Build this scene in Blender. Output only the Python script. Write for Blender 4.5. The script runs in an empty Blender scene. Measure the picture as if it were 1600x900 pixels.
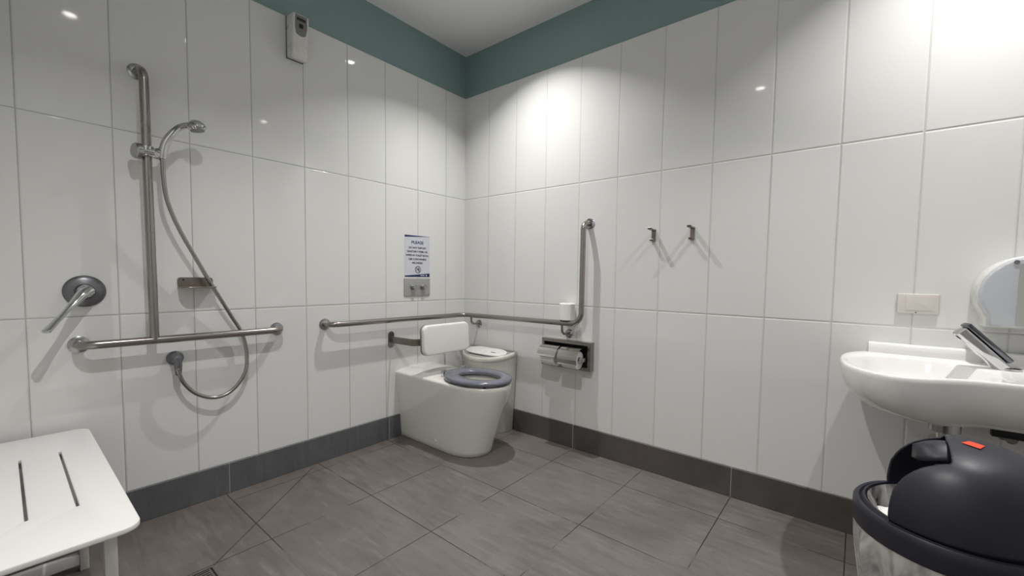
import bpy, bmesh, math, random
from mathutils import Vector, Matrix
random.seed(7)
S = bpy.context.scene
COL = S.collection
PI = math.pi

# ------------------------------------------------------------------ materials
def new_mat(name):
    m = bpy.data.materials.new(name); m.use_nodes = True
    nt = m.node_tree; b = nt.nodes['Principled BSDF']
    return m, nt, b

def N(nt, typ, **kw):
    n = nt.nodes.new(typ)
    for k, v in kw.items(): setattr(n, k, v)
    return n

def math_node(nt, op, a, b=None, c=None):
    n = N(nt, 'ShaderNodeMath', operation=op)
    for i, v in enumerate((a, b, c)):
        if v is None: continue
        if isinstance(v, (int, float)): n.inputs[i].default_value = v
        else: nt.links.new(v, n.inputs[i])
    return n.outputs[0]

def map_range(nt, v, a, b, c=0.0, d=1.0, smooth=True):
    n = N(nt, 'ShaderNodeMapRange')
    n.interpolation_type = 'SMOOTHSTEP' if smooth else 'LINEAR'
    nt.links.new(v, n.inputs[0])
    for i, x in zip((1, 2, 3, 4), (a, b, c, d)): n.inputs[i].default_value = x
    return n.outputs[0]

def mix_col(nt, fac, a, b):
    n = N(nt, 'ShaderNodeMix', data_type='RGBA')
    if isinstance(fac, (int, float)): n.inputs[0].default_value = fac
    else: nt.links.new(fac, n.inputs[0])
    for i, v in ((6, a), (7, b)):
        if isinstance(v, tuple): n.inputs[i].default_value = (*v, 1)
        else: nt.links.new(v, n.inputs[i])
    return n.outputs[2]

def noise(nt, vec, scale, detail=3, rough=0.5, dist=0.0):
    n = N(nt, 'ShaderNodeTexNoise')
    n.inputs['Scale'].default_value = scale; n.inputs['Detail'].default_value = detail
    n.inputs['Roughness'].default_value = rough; n.inputs['Distortion'].default_value = dist
    if vec is not None: nt.links.new(vec, n.inputs['Vector'])
    return n.outputs[0]

def bump(nt, b, h, strength, dist):
    n = N(nt, 'ShaderNodeBump'); n.inputs['Strength'].default_value = strength
    n.inputs['Distance'].default_value = dist
    nt.links.new(h, n.inputs['Height']); nt.links.new(n.outputs[0], b.inputs['Normal'])

def plain(name, col, rough=0.5, metal=0.0, var=0.04, nscale=12, coat=0.0, bmp=0.0, bscale=200, ior=1.5, stretch=None):
    m, nt, b = new_mat(name)
    tc = N(nt, 'ShaderNodeTexCoord').outputs['Object']
    v = tc
    if stretch:
        mp = N(nt, 'ShaderNodeMapping'); mp.inputs['Scale'].default_value = stretch
        nt.links.new(tc, mp.inputs[0]); v = mp.outputs[0]
    f = noise(nt, v, nscale, 4)
    lo = tuple(max(0, c*(1-var)) for c in col); hi = tuple(min(1, c*(1+var)) for c in col)
    nt.links.new(mix_col(nt, f, lo, hi), b.inputs['Base Color'])
    b.inputs['Roughness'].default_value = rough
    r = map_range(nt, f, 0.2, 0.8, max(0.01, rough*0.85), min(1, rough*1.15))
    nt.links.new(r, b.inputs['Roughness'])
    b.inputs['Metallic'].default_value = metal
    b.inputs['IOR'].default_value = ior
    b.inputs['Coat Weight'].default_value = coat
    if bmp: bump(nt, b, noise(nt, v, bscale, 3), bmp, 0.001)
    return m

def srgb(r, g, b):
    f = lambda c: (c/255/12.92) if c/255 <= 0.04045 else ((c/255+0.055)/1.055)**2.4
    return (f(r), f(g), f(b))

JZ, JH, JW = 0.892, 0.7465, 0.2505          # first horizontal joint, tile height, tile width
def tile_mat(name, axis, off, grout):
    """tall gloss-white wall tiles, stack bond; axis = coordinate running along the wall"""
    m, nt, b = new_mat(name)
    tc = N(nt, 'ShaderNodeTexCoord').outputs['Object']
    sp = N(nt, 'ShaderNodeSeparateXYZ'); nt.links.new(tc, sp.inputs[0])
    u = sp.outputs[axis]; z = sp.outputs[2]
    du = math_node(nt, 'PINGPONG', math_node(nt, 'SUBTRACT', u, off), JW/2)
    dz = math_node(nt, 'PINGPONG', math_node(nt, 'SUBTRACT', z, JZ), JH/2)
    d = math_node(nt, 'MINIMUM', du, dz)
    iu = math_node(nt, 'FLOOR', math_node(nt, 'DIVIDE', math_node(nt, 'SUBTRACT', u, off), JW))
    iz = math_node(nt, 'FLOOR', math_node(nt, 'DIVIDE', math_node(nt, 'SUBTRACT', z, JZ), JH))
    cb = N(nt, 'ShaderNodeCombineXYZ'); nt.links.new(iu, cb.inputs[0]); nt.links.new(iz, cb.inputs[1])
    wn = N(nt, 'ShaderNodeTexWhiteNoise'); nt.links.new(cb.outputs[0], wn.inputs[0])
    tilecol = mix_col(nt, wn.outputs[0], (0.775, 0.78, 0.765), (0.80, 0.805, 0.79))
    gn = noise(nt, tc, 9, 3)
    gcol = mix_col(nt, gn, tuple(c*0.8 for c in grout), tuple(min(1, c*1.15) for c in grout))
    body = map_range(nt, d, 0.0011, 0.0021)
    nt.links.new(mix_col(nt, body, gcol, tilecol), b.inputs['Base Color'])
    nt.links.new(map_range(nt, body, 0, 1, 0.7, 0.05, False), b.inputs['Roughness'])
    b.inputs['IOR'].default_value = 1.5
    h = map_range(nt, d, 0.0010, 0.0060)
    # every tile sits a hair out of plane and is very slightly wavy
    tilt = math_node(nt, 'MULTIPLY', math_node(nt, 'SUBTRACT', wn.outputs[0], 0.5),
                     math_node(nt, 'MULTIPLY', du, 0.9))
    wave = math_node(nt, 'MULTIPLY', noise(nt, tc, 3.0, 2), 0.9)
    tot = math_node(nt, 'ADD', math_node(nt, 'ADD', h, tilt), wave)
    bump(nt, b, tot, 1.0, 0.0014)
    return m

def stone_nodes(nt, b, tc, base_lo, base_hi, streak):
    n1 = noise(nt, tc, 2.2, 6, 0.6, 0.6)
    mp = N(nt, 'ShaderNodeMapping'); mp.inputs['Scale'].default_value = (1.0, 7.0, 1.0)
    mp.inputs['Rotation'].default_value = (0, 0, 0.35)
    nt.links.new(tc, mp.inputs[0])
    n2 = noise(nt, mp.outputs[0], 5, 8, 0.65, 0.8)
    n3 = noise(nt, tc, 90, 4, 0.6)
    f = math_node(nt, 'ADD', math_node(nt, 'MULTIPLY', n1, 0.55), math_node(nt, 'MULTIPLY', n2, 0.45))
    c = mix_col(nt, map_range(nt, f, 0.35, 0.66), base_lo, base_hi)
    c = mix_col(nt, map_range(nt, n2, 0.58, 0.75, 0, 0.28), c, streak)
    c = mix_col(nt, map_range(nt, n3, 0.3, 0.7, 0, 0.18), c, base_lo)
    return c, n2, n3

def floor_mat():
    m, nt, b = new_mat('floor tile')
    tc = N(nt, 'ShaderNodeTexCoord').outputs['Object']
    sp = N(nt, 'ShaderNodeSeparateXYZ'); nt.links.new(tc, sp.inputs[0])
    x, y = sp.outputs[0], sp.outputs[1]
    w = 0.4475
    dx = math_node(nt, 'PINGPONG', math_node(nt, 'SUBTRACT', x, 0.543), w/2)
    cut = math_node(nt, 'MULTIPLY', math_node(nt, 'LESS_THAN', x, 0.3), math_node(nt, 'LESS_THAN', y, -1.588))
    dx = math_node(nt, 'ADD', dx, cut)
    dy = math_node(nt, 'PINGPONG', math_node(nt, 'SUBTRACT', y, -0.693), w/2)
    # the cut joint running to the drain corner
    ax, ay, bx, by = 0.04, -1.19, 0.551, -1.79
    L = math.hypot(bx-ax, by-ay); nx, ny = -(by-ay)/L, (bx-ax)/L
    dd = math_node(nt, 'ABSOLUTE', math_node(nt, 'ADD', math_node(nt, 'MULTIPLY', math_node(nt, 'SUBTRACT', x, ax), nx),
                   math_node(nt, 'MULTIPLY', math_node(nt, 'SUBTRACT', y, ay), ny)))
    tt = math_node(nt, 'ADD', math_node(nt, 'MULTIPLY', math_node(nt, 'SUBTRACT', x, ax), -ny),
                   math_node(nt, 'MULTIPLY', math_node(nt, 'SUBTRACT', y, ay), nx))
    tt = math_node(nt, 'ADD', math_node(nt, 'MULTIPLY', math_node(nt, 'SUBTRACT', x, ax), (bx-ax)/L),
                   math_node(nt, 'MULTIPLY', math_node(nt, 'SUBTRACT', y, ay), (by-ay)/L))
    outside = math_node(nt, 'ADD', math_node(nt, 'LESS_THAN', tt, 0.0), math_node(nt, 'GREATER_THAN', tt, L))
    dd = math_node(nt, 'ADD', dd, outside)
    d = math_node(nt, 'MINIMUM', math_node(nt, 'MINIMUM', dx, dy), dd)
    col, n2, n3 = stone_nodes(nt, b, tc, (0.118, 0.101, 0.093), (0.196, 0.173, 0.160), (0.30, 0.27, 0.25))
    ix = math_node(nt, 'FLOOR', math_node(nt, 'DIVIDE', math_node(nt, 'SUBTRACT', x, 0.543), w))
    iy = math_node(nt, 'FLOOR', math_node(nt, 'DIVIDE', math_node(nt, 'SUBTRACT', y, -0.693), w))
    cb = N(nt, 'ShaderNodeCombineXYZ'); nt.links.new(ix, cb.inputs[0]); nt.links.new(iy, cb.inputs[1])
    wn = N(nt, 'ShaderNodeTexWhiteNoise'); nt.links.new(cb.outputs[0], wn.inputs[0])
    col = mix_col(nt, math_node(nt, 'MULTIPLY', wn.outputs[0], 0.22), col, (0.14, 0.125, 0.112))
    gn = noise(nt, tc, 4.0, 4, 0.6)
    gcol = mix_col(nt, map_range(nt, gn, 0.5, 0.64), (0.022, 0.018, 0.016), (0.17, 0.15, 0.135))
    body = map_range(nt, d, 0.0012, 0.0024)
    nt.links.new(mix_col(nt, body, gcol, col), b.inputs['Base Color'])
    nt.links.new(map_range(nt, n2, 0.3, 0.7, 0.42, 0.58), b.inputs['Roughness'])
    h = math_node(nt, 'ADD', map_range(nt, d, 0.001, 0.003), math_node(nt, 'MULTIPLY', n3, 0.25))
    bump(nt, b, h, 0.6, 0.0012)
    return m

def skirt_mat(name, axis, off, lo, hi):
    m, nt, b = new_mat(name)
    tc = N(nt, 'ShaderNodeTexCoord').outputs['Object']
    sp = N(nt, 'ShaderNodeSeparateXYZ'); nt.links.new(tc, sp.inputs[0])
    d = math_node(nt, 'PINGPONG', math_node(nt, 'SUBTRACT', sp.outputs[axis], off), 0.45)
    col, n2, n3 = stone_nodes(nt, b, tc, lo, hi, tuple(c*1.25 for c in hi))
    nt.links.new(mix_col(nt, map_range(nt, d, 0.001, 0.002), (0.36, 0.35, 0.33), col), b.inputs['Base Color'])
    b.inputs['Roughness'].default_value = 0.42
    bump(nt, b, math_node(nt, 'MULTIPLY', n3, 0.3), 0.5, 0.001)
    return m

M = {}
M['tile_l'] = tile_mat('white wall tile left', 1, -0.1892, (0.46, 0.455, 0.44))
M['tile_r'] = tile_mat('white wall tile right', 0, 0.2395, (0.60, 0.59, 0.57))
M['teal'] = plain('teal wall paint', (0.235, 0.345, 0.340), 0.55, var=0.04, nscale=6, bmp=0.15, bscale=300)
M['ceil'] = plain('ceiling paint', (0.86, 0.86, 0.87), 0.8, var=0.02, nscale=3)
M['floor'] = floor_mat()
M['skirt_l'] = skirt_mat('skirting tile left', 1, -1.573, (0.088, 0.092, 0.098), (0.128, 0.134, 0.140))
M['skirt_r'] = skirt_mat('skirting tile right', 0, 0.985, (0.070, 0.062, 0.057), (0.113, 0.101, 0.094))
M['steel'] = plain('satin stainless steel', (0.35, 0.325, 0.305), 0.27, 1.0, var=0.02, nscale=3)
M['steel_dark'] = plain('dull stainless steel', (0.27, 0.235, 0.21), 0.34, 1.0, var=0.12, nscale=14)
M['chrome'] = plain('polished chrome', (0.62, 0.62, 0.63), 0.07, 1.0, var=0.03)
M['chrome_sat'] = plain('satin chrome', (0.42, 0.42, 0.43), 0.22, 1.0, var=0.06)
M['chrome_dark'] = plain('dark chrome', (0.16, 0.16, 0.18), 0.12, 1.0, var=0.04)
M['hoodsteel'] = plain('bright brushed steel', (0.54, 0.53, 0.515), 0.2, 1.0, var=0.06, nscale=20, stretch=(0.05, 4, 4))
M['insetgrey'] = plain('soft grey lid plastic', (0.30, 0.30, 0.29), 0.4)
M['flushsteel'] = plain('pale satin steel', (0.46, 0.46, 0.445), 0.5, 0.6, var=0.04)
M['flapblack'] = plain('matt black plastic', (0.004, 0.004, 0.005), 0.85, ior=1.25)
M['hose'] = plain('metal hose', (0.36, 0.34, 0.33), 0.25, 1.0, var=0.05)
M['plate_grey'] = plain('grey metal cover plate', (0.20, 0.20, 0.215), 0.34, 0.8, var=0.1, nscale=20)
M['ceramic'] = plain('white ceramic', (0.86, 0.855, 0.835), 0.08, 0, var=0.01, coat=0.3)
M['ceramic_t'] = plain('toilet ceramic', (0.78, 0.77, 0.73), 0.09, 0, var=0.01, coat=0.3)
M['seatgrey'] = plain('slate grey plastic', (0.150, 0.158, 0.190), 0.22, 0, var=0.03, coat=0.2)
M['white_pl'] = plain('white plastic', (0.74, 0.735, 0.71), 0.3, 0, var=0.02)
M['cream_pl'] = plain('cream plastic', (0.66, 0.65, 0.60), 0.28, 0, var=0.02)
M['warm_pl'] = plain('warm white plastic', (0.70, 0.66, 0.62), 0.3, 0, var=0.02)
M['white_coat'] = plain('white powder coat', (0.74, 0.735, 0.72), 0.4, 0, var=0.02)
M['bench'] = plain('white solid surface', (0.86, 0.855, 0.84), 0.35, 0, var=0.015, nscale=3)
M['pad'] = plain('white padded vinyl', (0.84, 0.825, 0.80), 0.45, 0, var=0.02, bmp=0.1, bscale=150)
M['blackpl'] = plain('black plastic', (0.010, 0.010, 0.012), 0.65, 0)
M['navy'] = plain('dark navy bin plastic', (0.017, 0.0165, 0.027), 0.46, 0, var=0.3, nscale=14, bmp=0.1, bscale=600)
M['orange'] = plain('orange red sticker', (0.85, 0.07, 0.02), 0.5, 0)
M['paper'] = plain('toilet tissue', (0.88, 0.87, 0.84), 0.9, 0, var=0.03, bmp=0.4, bscale=160)
M['sheet'] = plain('sign sheet', (0.66, 0.68, 0.74), 0.28, 0, var=0.01)
M['navyink'] = plain('navy ink', (0.012, 0.02, 0.12), 0.4, 0)
M['blackink'] = plain('black ink', (0.015, 0.015, 0.018), 0.4, 0)
M['whiteink'] = plain('white ink', (0.75, 0.76, 0.8), 0.4, 0)
M['greypl'] = plain('mid grey plastic', (0.20, 0.20, 0.20), 0.35, 0, var=0.04)
M['ltgrey'] = plain('light grey plastic', (0.42, 0.42, 0.40), 0.35, 0, var=0.03)
M['darkwin'] = plain('dark sensor window', (0.035, 0.03, 0.03), 0.2, 0)
M['dooor'] = plain('painted door', (0.55, 0.55, 0.54), 0.4, 0, var=0.02)
M['trim'] = plain('white downlight trim', (0.8, 0.8, 0.8), 0.4)
m, nt, b = new_mat('frosted blue cover'); M['cover'] = m
b.inputs['Base Color'].default_value = (0.74, 0.77, 0.82, 1); b.inputs['Roughness'].default_value = 0.12
b.inputs['Alpha'].default_value = 0.6; b.inputs['Coat Weight'].default_value = 0.5
m, nt, b = new_mat('clear bin liner'); M['liner'] = m
tc = N(nt, 'ShaderNodeTexCoord').outputs['Object']
mp = N(nt, 'ShaderNodeMapping'); mp.inputs['Scale'].default_value = (1, 1, 0.3); nt.links.new(tc, mp.inputs[0])
f = noise(nt, mp.outputs[0], 15, 4, 0.55, 1.2)
nt.links.new(map_range(nt, f, 0.30, 0.62, 0.38, 0.88), b.inputs['Alpha'])
b.inputs['Base Color'].default_value = (0.60, 0.58, 0.56, 1); b.inputs['Roughness'].default_value = 0.22
bump(nt, b, f, 0.8, 0.006)
m, nt, b = new_mat('downlight lens'); M['lens'] = m
b.inputs['Base Color'].default_value = (0.9, 0.9, 0.88, 1)
b.inputs['Emission Color'].default_value = (1.0, 0.97, 0.92, 1); b.inputs['Emission Strength'].default_value = 25.0

# ------------------------------------------------------------------ mesh helpers
def link(name, bm, mat, parent=None, smooth=False, angle=35):
    me = bpy.data.meshes.new(name)
    bmesh.ops.remove_doubles(bm, verts=bm.verts, dist=1e-6)
    bmesh.ops.recalc_face_normals(bm, faces=bm.faces)
    if smooth:
        for f in bm.faces: f.smooth = True
        for e in bm.edges:
            if len(e.link_faces) == 2 and e.calc_face_angle(0) > math.radians(angle): e.smooth = False
    bm.to_mesh(me); bm.free()
    me.materials.append(mat if not isinstance(mat, str) else M[mat])
    o = bpy.data.objects.new(name, me); COL.objects.link(o)
    if parent: attach(o, parent)
    return o

def attach(o, parent):
    o.parent = parent
    # geometry is written in world coordinates; cancel the parents' placement
    p = parent; loc = Vector((0, 0, 0))
    while p: loc += p.location; p = p.parent
    o.location = -loc + o.location

def thing(name, label, cat, loc, group=None):
    o = bpy.data.objects.new(name, None); COL.objects.link(o)
    o.empty_display_size = 0.05; o.location = loc
    o['label'] = label; o['category'] = cat
    if group: o['group'] = group
    return o

def tag(o, label, cat, group=None):
    o['label'] = label; o['category'] = cat
    if group: o['group'] = group
    return o

def struct(o):
    o['kind'] = 'structure'; return o

def add_box(bm, x0, x1, y0, y1, z0, z1, bev=0.0, seg=2):
    t = bmesh.new()
    bmesh.ops.create_cube(t, size=1)
    for v in t.verts:
        v.co = Vector(((x0+x1)/2+v.co.x*(x1-x0), (y0+y1)/2+v.co.y*(y1-y0), (z0+z1)/2+v.co.z*(z1-z0)))
    if bev: bmesh.ops.bevel(t, geom=t.edges[:], offset=bev, segments=seg, affect='EDGES', profile=0.5)
    merge(bm, t); return bm

def merge(bm, t, mat=None):
    me = bpy.data.meshes.new('tmp')
    if mat is not None: t.transform(mat)
    t.to_mesh(me); t.free(); bm.from_mesh(me); bpy.data.meshes.remove(me)

def box(name, mat, parent, *a, bev=0.0, seg=2, smooth=False):
    return link(name, add_box(bmesh.new(), *a, bev=bev, seg=seg), mat, parent, smooth=bev > 0 or smooth)

def add_rings(bm, rings, closed=True, cap0=True, cap1=True):
    vr = [[bm.verts.new(p) for p in r] for r in rings]
    n = len(vr[0])
    for a, b2 in zip(vr[:-1], vr[1:]):
        for i in range(n if closed else n-1):
            j = (i+1) % n
            bm.faces.new((a[i], a[j], b2[j], b2[i]))
    if cap0: bm.faces.new(vr[0][::-1])
    if cap1: bm.faces.new(vr[-1])
    return bm

def fillet(pts, r, seg=8):
    pts = [Vector(p) for p in pts]
    rr = r if isinstance(r, (list, tuple)) else [r]*len(pts)
    out = [pts[0]]
    for i in range(1, len(pts)-1):
        p, a, c = pts[i], pts[i-1], pts[i+1]
        u = (a-p).normalized(); v = (c-p).normalized()
        ang = u.angle(v)
        if ang > PI-0.02: out.append(p); continue
        d = rr[i]/math.tan(ang/2)
        d = min(d, (a-p).length*0.98, (c-p).length*0.98)
        r2 = d*math.tan(ang/2)
        cen = p+(u+v).normalized()*(r2/math.sin(ang/2))
        s = p+u*d-cen; e = p+v*d-cen
        tot = s.angle(e); ax = s.cross(e).normalized()
        for k in range(seg+1):
            out.append(cen+Matrix.Rotation(tot*k/seg, 3, ax) @ s)
    out.append(pts[-1]); return out

def frames(path):
    path = [Vector(p) for p in path]
    T = []
    for i in range(len(path)):
        a = path[max(0, i-1)]; b2 = path[min(len(path)-1, i+1)]
        T.append((b2-a).normalized())
    up = Vector((0, 0, 1)) if abs(T[0].z) < 0.9 else Vector((1, 0, 0))
    nrm = (up-T[0]*up.dot(T[0])).normalized()
    out = []
    for i, t in enumerate(T):
        nrm = (nrm-t*nrm.dot(t)).normalized()
        out.append((path[i], nrm, t.cross(nrm)))
    return out

def add_tube(bm, path, r, seg=20, caps=True):
    rs = r if isinstance(r, (list, tuple)) else [r]*len(path)
    rings = []
    for (p, a, b2), q in zip(frames(path), rs):
        rings.append([p+a*math.cos(2*PI*k/seg)*q+b2*math.sin(2*PI*k/seg)*q for k in range(seg)])
    add_rings(bm, rings, cap0=caps, cap1=caps); return bm

def tube(name, mat, parent, path, r, seg=20):
    return link(name, add_tube(bmesh.new(), path, r, seg), mat, parent, smooth=True, angle=50)

def catmull(pts, n=8, closed=False):
    pts = [Vector(p) for p in pts]; out = []
    m = len(pts)
    rng = range(m) if closed else range(m-1)
    for i in rng:
        if closed: p0, p1, p2, p3 = pts[(i-1) % m], pts[i], pts[(i+1) % m], pts[(i+2) % m]
        else: p0, p1, p2, p3 = pts[max(0, i-1)], pts[i], pts[i+1], pts[min(m-1, i+2)]
        for k in range(n):
            t = k/n
            out.append(0.5*((2*p1)+(-p0+p2)*t+(2*p0-5*p1+4*p2-p3)*t*t+(-p0+3*p1-3*p2+p3)*t**3))
    if not closed: out.append(pts[-1])
    return out

def add_lathe(bm, prof, origin, axis, seg=40):
    """prof = [(distance along axis, radius)]"""
    o = Vector(origin); ax = Vector(axis).normalized()
    u = Vector((0, 0, 1)) if abs(ax.z) < 0.9 else Vector((1, 0, 0))
    u = (u-ax*u.dot(ax)).normalized(); v = ax.cross(u)
    rings = [[o+ax*d+(u*math.cos(2*PI*k/seg)+v*math.sin(2*PI*k/seg))*max(r, 1e-4) for k in range(seg)] for d, r in prof]
    add_rings(bm, rings); return bm

def lathe(name, mat, parent, prof, origin, axis, seg=40, angle=40):
    return link(name, add_lathe(bmesh.new(), prof, origin, axis, seg), mat, parent, smooth=True, angle=angle)

def rrect(w, h, r, seg=6):
    """rounded rectangle outline centred on 0, list of (u, v)"""
    out = []
    for cx, cy, a0 in ((w/2-r, h/2-r, 0), (-w/2+r, h/2-r, PI/2), (-w/2+r, -h/2+r, PI), (w/2-r, -h/2+r, 1.5*PI)):
        for k in range(seg+1):
            a = a0+PI/2*k/seg
            out.append((cx+r*math.cos(a), cy+r*math.sin(a)))
    return out

def add_slab(bm, outline, place, t, edge=0.0, es=3):
    """extruded outline with rounded edges; place(u, v, w) -> world; w from 0 to t"""
    rings = []
    cx = sum(p[0] for p in outline)/len(outline); cy = sum(p[1] for p in outline)/len(outline)
    W = max(p[0] for p in outline)-min(p[0] for p in outline); H = max(p[1] for p in outline)-min(p[1] for p in outline)
    def off(d): return [(cx+(u-cx)*(1-2*d/W), cy+(v-cy)*(1-2*d/H)) for u, v in outline]
    if edge:
        steps = [(edge*(1-math.sin(PI/2*k/es)), edge*(1-math.cos(PI/2*k/es))) for k in range(es+1)]
        seq = [(d, w) for d, w in steps]+[(d, t-w) for d, w in steps[::-1]]
    else: seq = [(0, 0), (0, t)]
    for d, w in seq: rings.append([place(u, v, w) for u, v in off(d)])
    add_rings(bm, rings); return bm

def flange(bm, c, ax, r=0.032, t=0.006):
    add_lathe(bm, [(0, r*0.98), (0, r), (t*0.5, r), (t, r*0.8), (t+0.002, r*0.55)], c, ax, 32)
    return bm

onL = lambda cy, cz, d0=0.0: (lambda u, v, w: Vector((d0+w, cy+u, cz+v)))      # on the left wall (x = 0), facing +x, u runs to +y
onR = lambda cx, cz, d0=0.0: (lambda u, v, w: Vector((cx+u, -d0-w, cz+v)))     # on the right wall (y = 0), facing -y

# ------------------------------------------------------------------ the room
RX, RY, CZ, TT = 3.42, -2.50, 2.691, 2.383
struct(box('floor', 'floor', None, -0.12, RX+0.12, RY-0.12, 0.12, -0.1, 0.0))
struct(box('ceiling', 'ceil', None, -0.12, RX+0.12, RY-0.12, 0.12, CZ, CZ+0.1))
w = struct(box('wall_left', 'teal', None, -0.12, -0.008, RY-0.12, 0.12, 0, CZ))
box('tile_cladding', 'tile_l', w, -0.008, 0, RY, 0, 0, TT)
w = struct(box('wall_right', 'teal', None, -0.008, RX+0.12, 0.008, 0.12, 0, CZ))
box('tile_cladding', 'tile_r', w, -0.008, RX, 0, 0.008, 0, TT)
w = struct(box('wall_back', 'teal', None, -0.008, RX+0.12, RY-0.12, RY-0.008, 0, CZ))
box('tile_cladding', 'tile_r', w, 0, RX, RY-0.008, RY, 0, TT)
w = struct(box('wall_far', 'teal', None, RX+0.008, RX+0.12, RY-0.008, 0.008, 0, CZ))
box('tile_cladding', 'tile_l', w, RX, RX+0.008, RY, 0, 0, TT)
BZ = 0.148
struct(box('baseboard_left', 'skirt_l', None, 0, 0.008, RY, 0, 0, BZ, bev=0.0015, seg=1))
struct(box('baseboard_right', 'skirt_r', None, 0.008, RX, -0.008, 0, 0, BZ, bev=0.0015, seg=1))
struct(box('baseboard_back', 'skirt_r', None, 0.008, RX, RY, RY+0.008, 0, BZ, bev=0.0015, seg=1))
# door in the far wall, out of frame to the right
d = struct(box('door_1', 'dooor', None, RX-0.03, RX, -1.95, -1.03, 0.0, 2.04, bev=0.002, seg=1))
bm = bmesh.new(); add_tube(bm, fillet([(RX-0.03, -1.12, 1.0), (RX-0.09, -1.12, 1.0), (RX-0.09, -1.25, 1.0)], 0.02), 0.01)
link('door_handle', bm, 'chrome', d, smooth=True)

# ------------------------------------------------------------------ downlights (the only light the room has)
LIGHTS = [((1.61, -1.90), 14.5, 126, 'ceiling downlight near the shower seat end of the room'),
          ((0.755, -0.49), 10, 114, 'ceiling downlight above the toilet'),
          ((2.67, -0.39), 9.3, 112, 'ceiling downlight above the wash basin')]
for (lx, ly), pw, sp, lab in LIGHTS:
    t = thing('recessed_downlight', 'round white '+lab, 'ceiling light', (lx, ly, CZ), 'recessed ceiling downlights')
    bm = bmesh.new()
    add_rings(bm, [[Vector((lx+r*math.cos(2*PI*k/48), ly+r*math.sin(2*PI*k/48), z)) for k in range(48)]
                   for r, z in ((0.046, CZ), (0.046, CZ-0.004), (0.043, CZ-0.006), (0.034, CZ-0.005), (0.031, CZ))],
              cap0=False, cap1=False)
    link('trim_ring', bm, 'trim', t, smooth=True)
    lathe('lens', 'lens', t, [(0, 0.031), (0.001, 0.031)], (lx, ly, CZ-0.0015), (0, 0, 1), 32)
    ld = bpy.data.lights.new('downlight_lamp', 'AREA'); ld.shape = 'DISK'; ld.size = 0.035
    ld.energy = pw; ld.color = (1.0, 0.98, 0.965); ld.spread = math.radians(sp)
    lo = bpy.data.objects.new('downlight_lamp', ld); COL.objects.link(lo)
    lo.parent = t; lo.location = (0, 0, -0.008)

# ------------------------------------------------------------------ shower grab rail (vertical + horizontal)
RD = 0.076; RR = 0.016
t = thing('shower_grab_rail', 'long vertical steel grab rail with horizontal bar, on shower wall', 'grab rail', (0, -1.845, 0.787))
tube('vertical_rail', 'steel', t, fillet([(0.0, -1.862, 1.885), (RD, -1.855, 1.885), (RD, -1.848, 0.787)], 0.05, 10), RR, 24)
tube('horizontal_rail', 'steel', t, fillet([(0.0, -2.062, 0.784), (RD, -2.062, 0.786), (RD, -1.345, 0.784), (0.0, -1.345, 0.783)], 0.045, 10), RR, 24)
for c in ((0, -1.862, 1.885), (0, -2.062, 0.784), (0, -1.345, 0.783)):
    link('flange', flange(bmesh.new(), c, (1, 0, 0)), 'chrome_sat', t, smooth=True)

# sliding holder and hand shower
HS = thing('hand_shower', 'chrome hand shower with curved handle on sliding bracket', 'shower head', (0.09, -1.845, 1.55))
bm = bmesh.new()
add_lathe(bm, [(0, 0.021), (0.002, 0.024), (0.040, 0.024), (0.042, 0.021)], (RD, -1.852, 1.533), (0, 0, 1), 32)
add_tube(bm, [(RD+0.002, -1.872, 1.549), (RD+0.010, -1.820, 1.549)], 0.0205, 28)
link('slide_bracket', bm, 'chrome', HS, smooth=True)
lathe('clamp_knob', 'chrome_sat', HS, [(0, 0.022), (0.004, 0.030), (0.020, 0.031), (0.025, 0.027)], (RD+0.004, -1.870, 1.549), (0.25, -1, 0), 32)
lathe('holder_cone', 'chrome', HS, [(0, 0.020), (0.003, 0.0245), (0.012, 0.0245), (0.020, 0.016)], (RD+0.010, -1.824, 1.549), (0.6, 1, 0), 32)
hp = catmull([(0.100, -1.808, 1.532), (0.104, -1.806, 1.560), (0.112, -1.798, 1.598), (0.121, -1.778, 1.635),
              (0.128, -1.756, 1.664), (0.133, -1.730, 1.679), (0.137, -1.710, 1.682)], 6)
nr = len(hp)
rs = []
for i in range(nr):
    s = i/(nr-1)
    rs.append(0.0125+0.003*math.sin(PI*min(1, s*1.5)) + (0.002 if s > 0.8 else 0)*(s-0.8)*5)
tube('handle', 'chrome', HS, hp, rs, 20)
ax = Vector((0.06, 0.16, -0.97)).normalized()
lathe('spray_head', 'chrome', HS, [(-0.026, 0.006), (-0.024, 0.016), (-0.014, 0.027), (0.0, 0.034), (0.008, 0.034), (0.012, 0.030), (0.016, 0.026)],
      (0.140, -1.700, 1.681), ax, 36)
lathe('spray_face', 'greypl', HS, [(0, 0.0255), (0.003, 0.0245)], Vector((0.140, -1.700, 1.681))+ax*0.0158, ax, 36)

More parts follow.
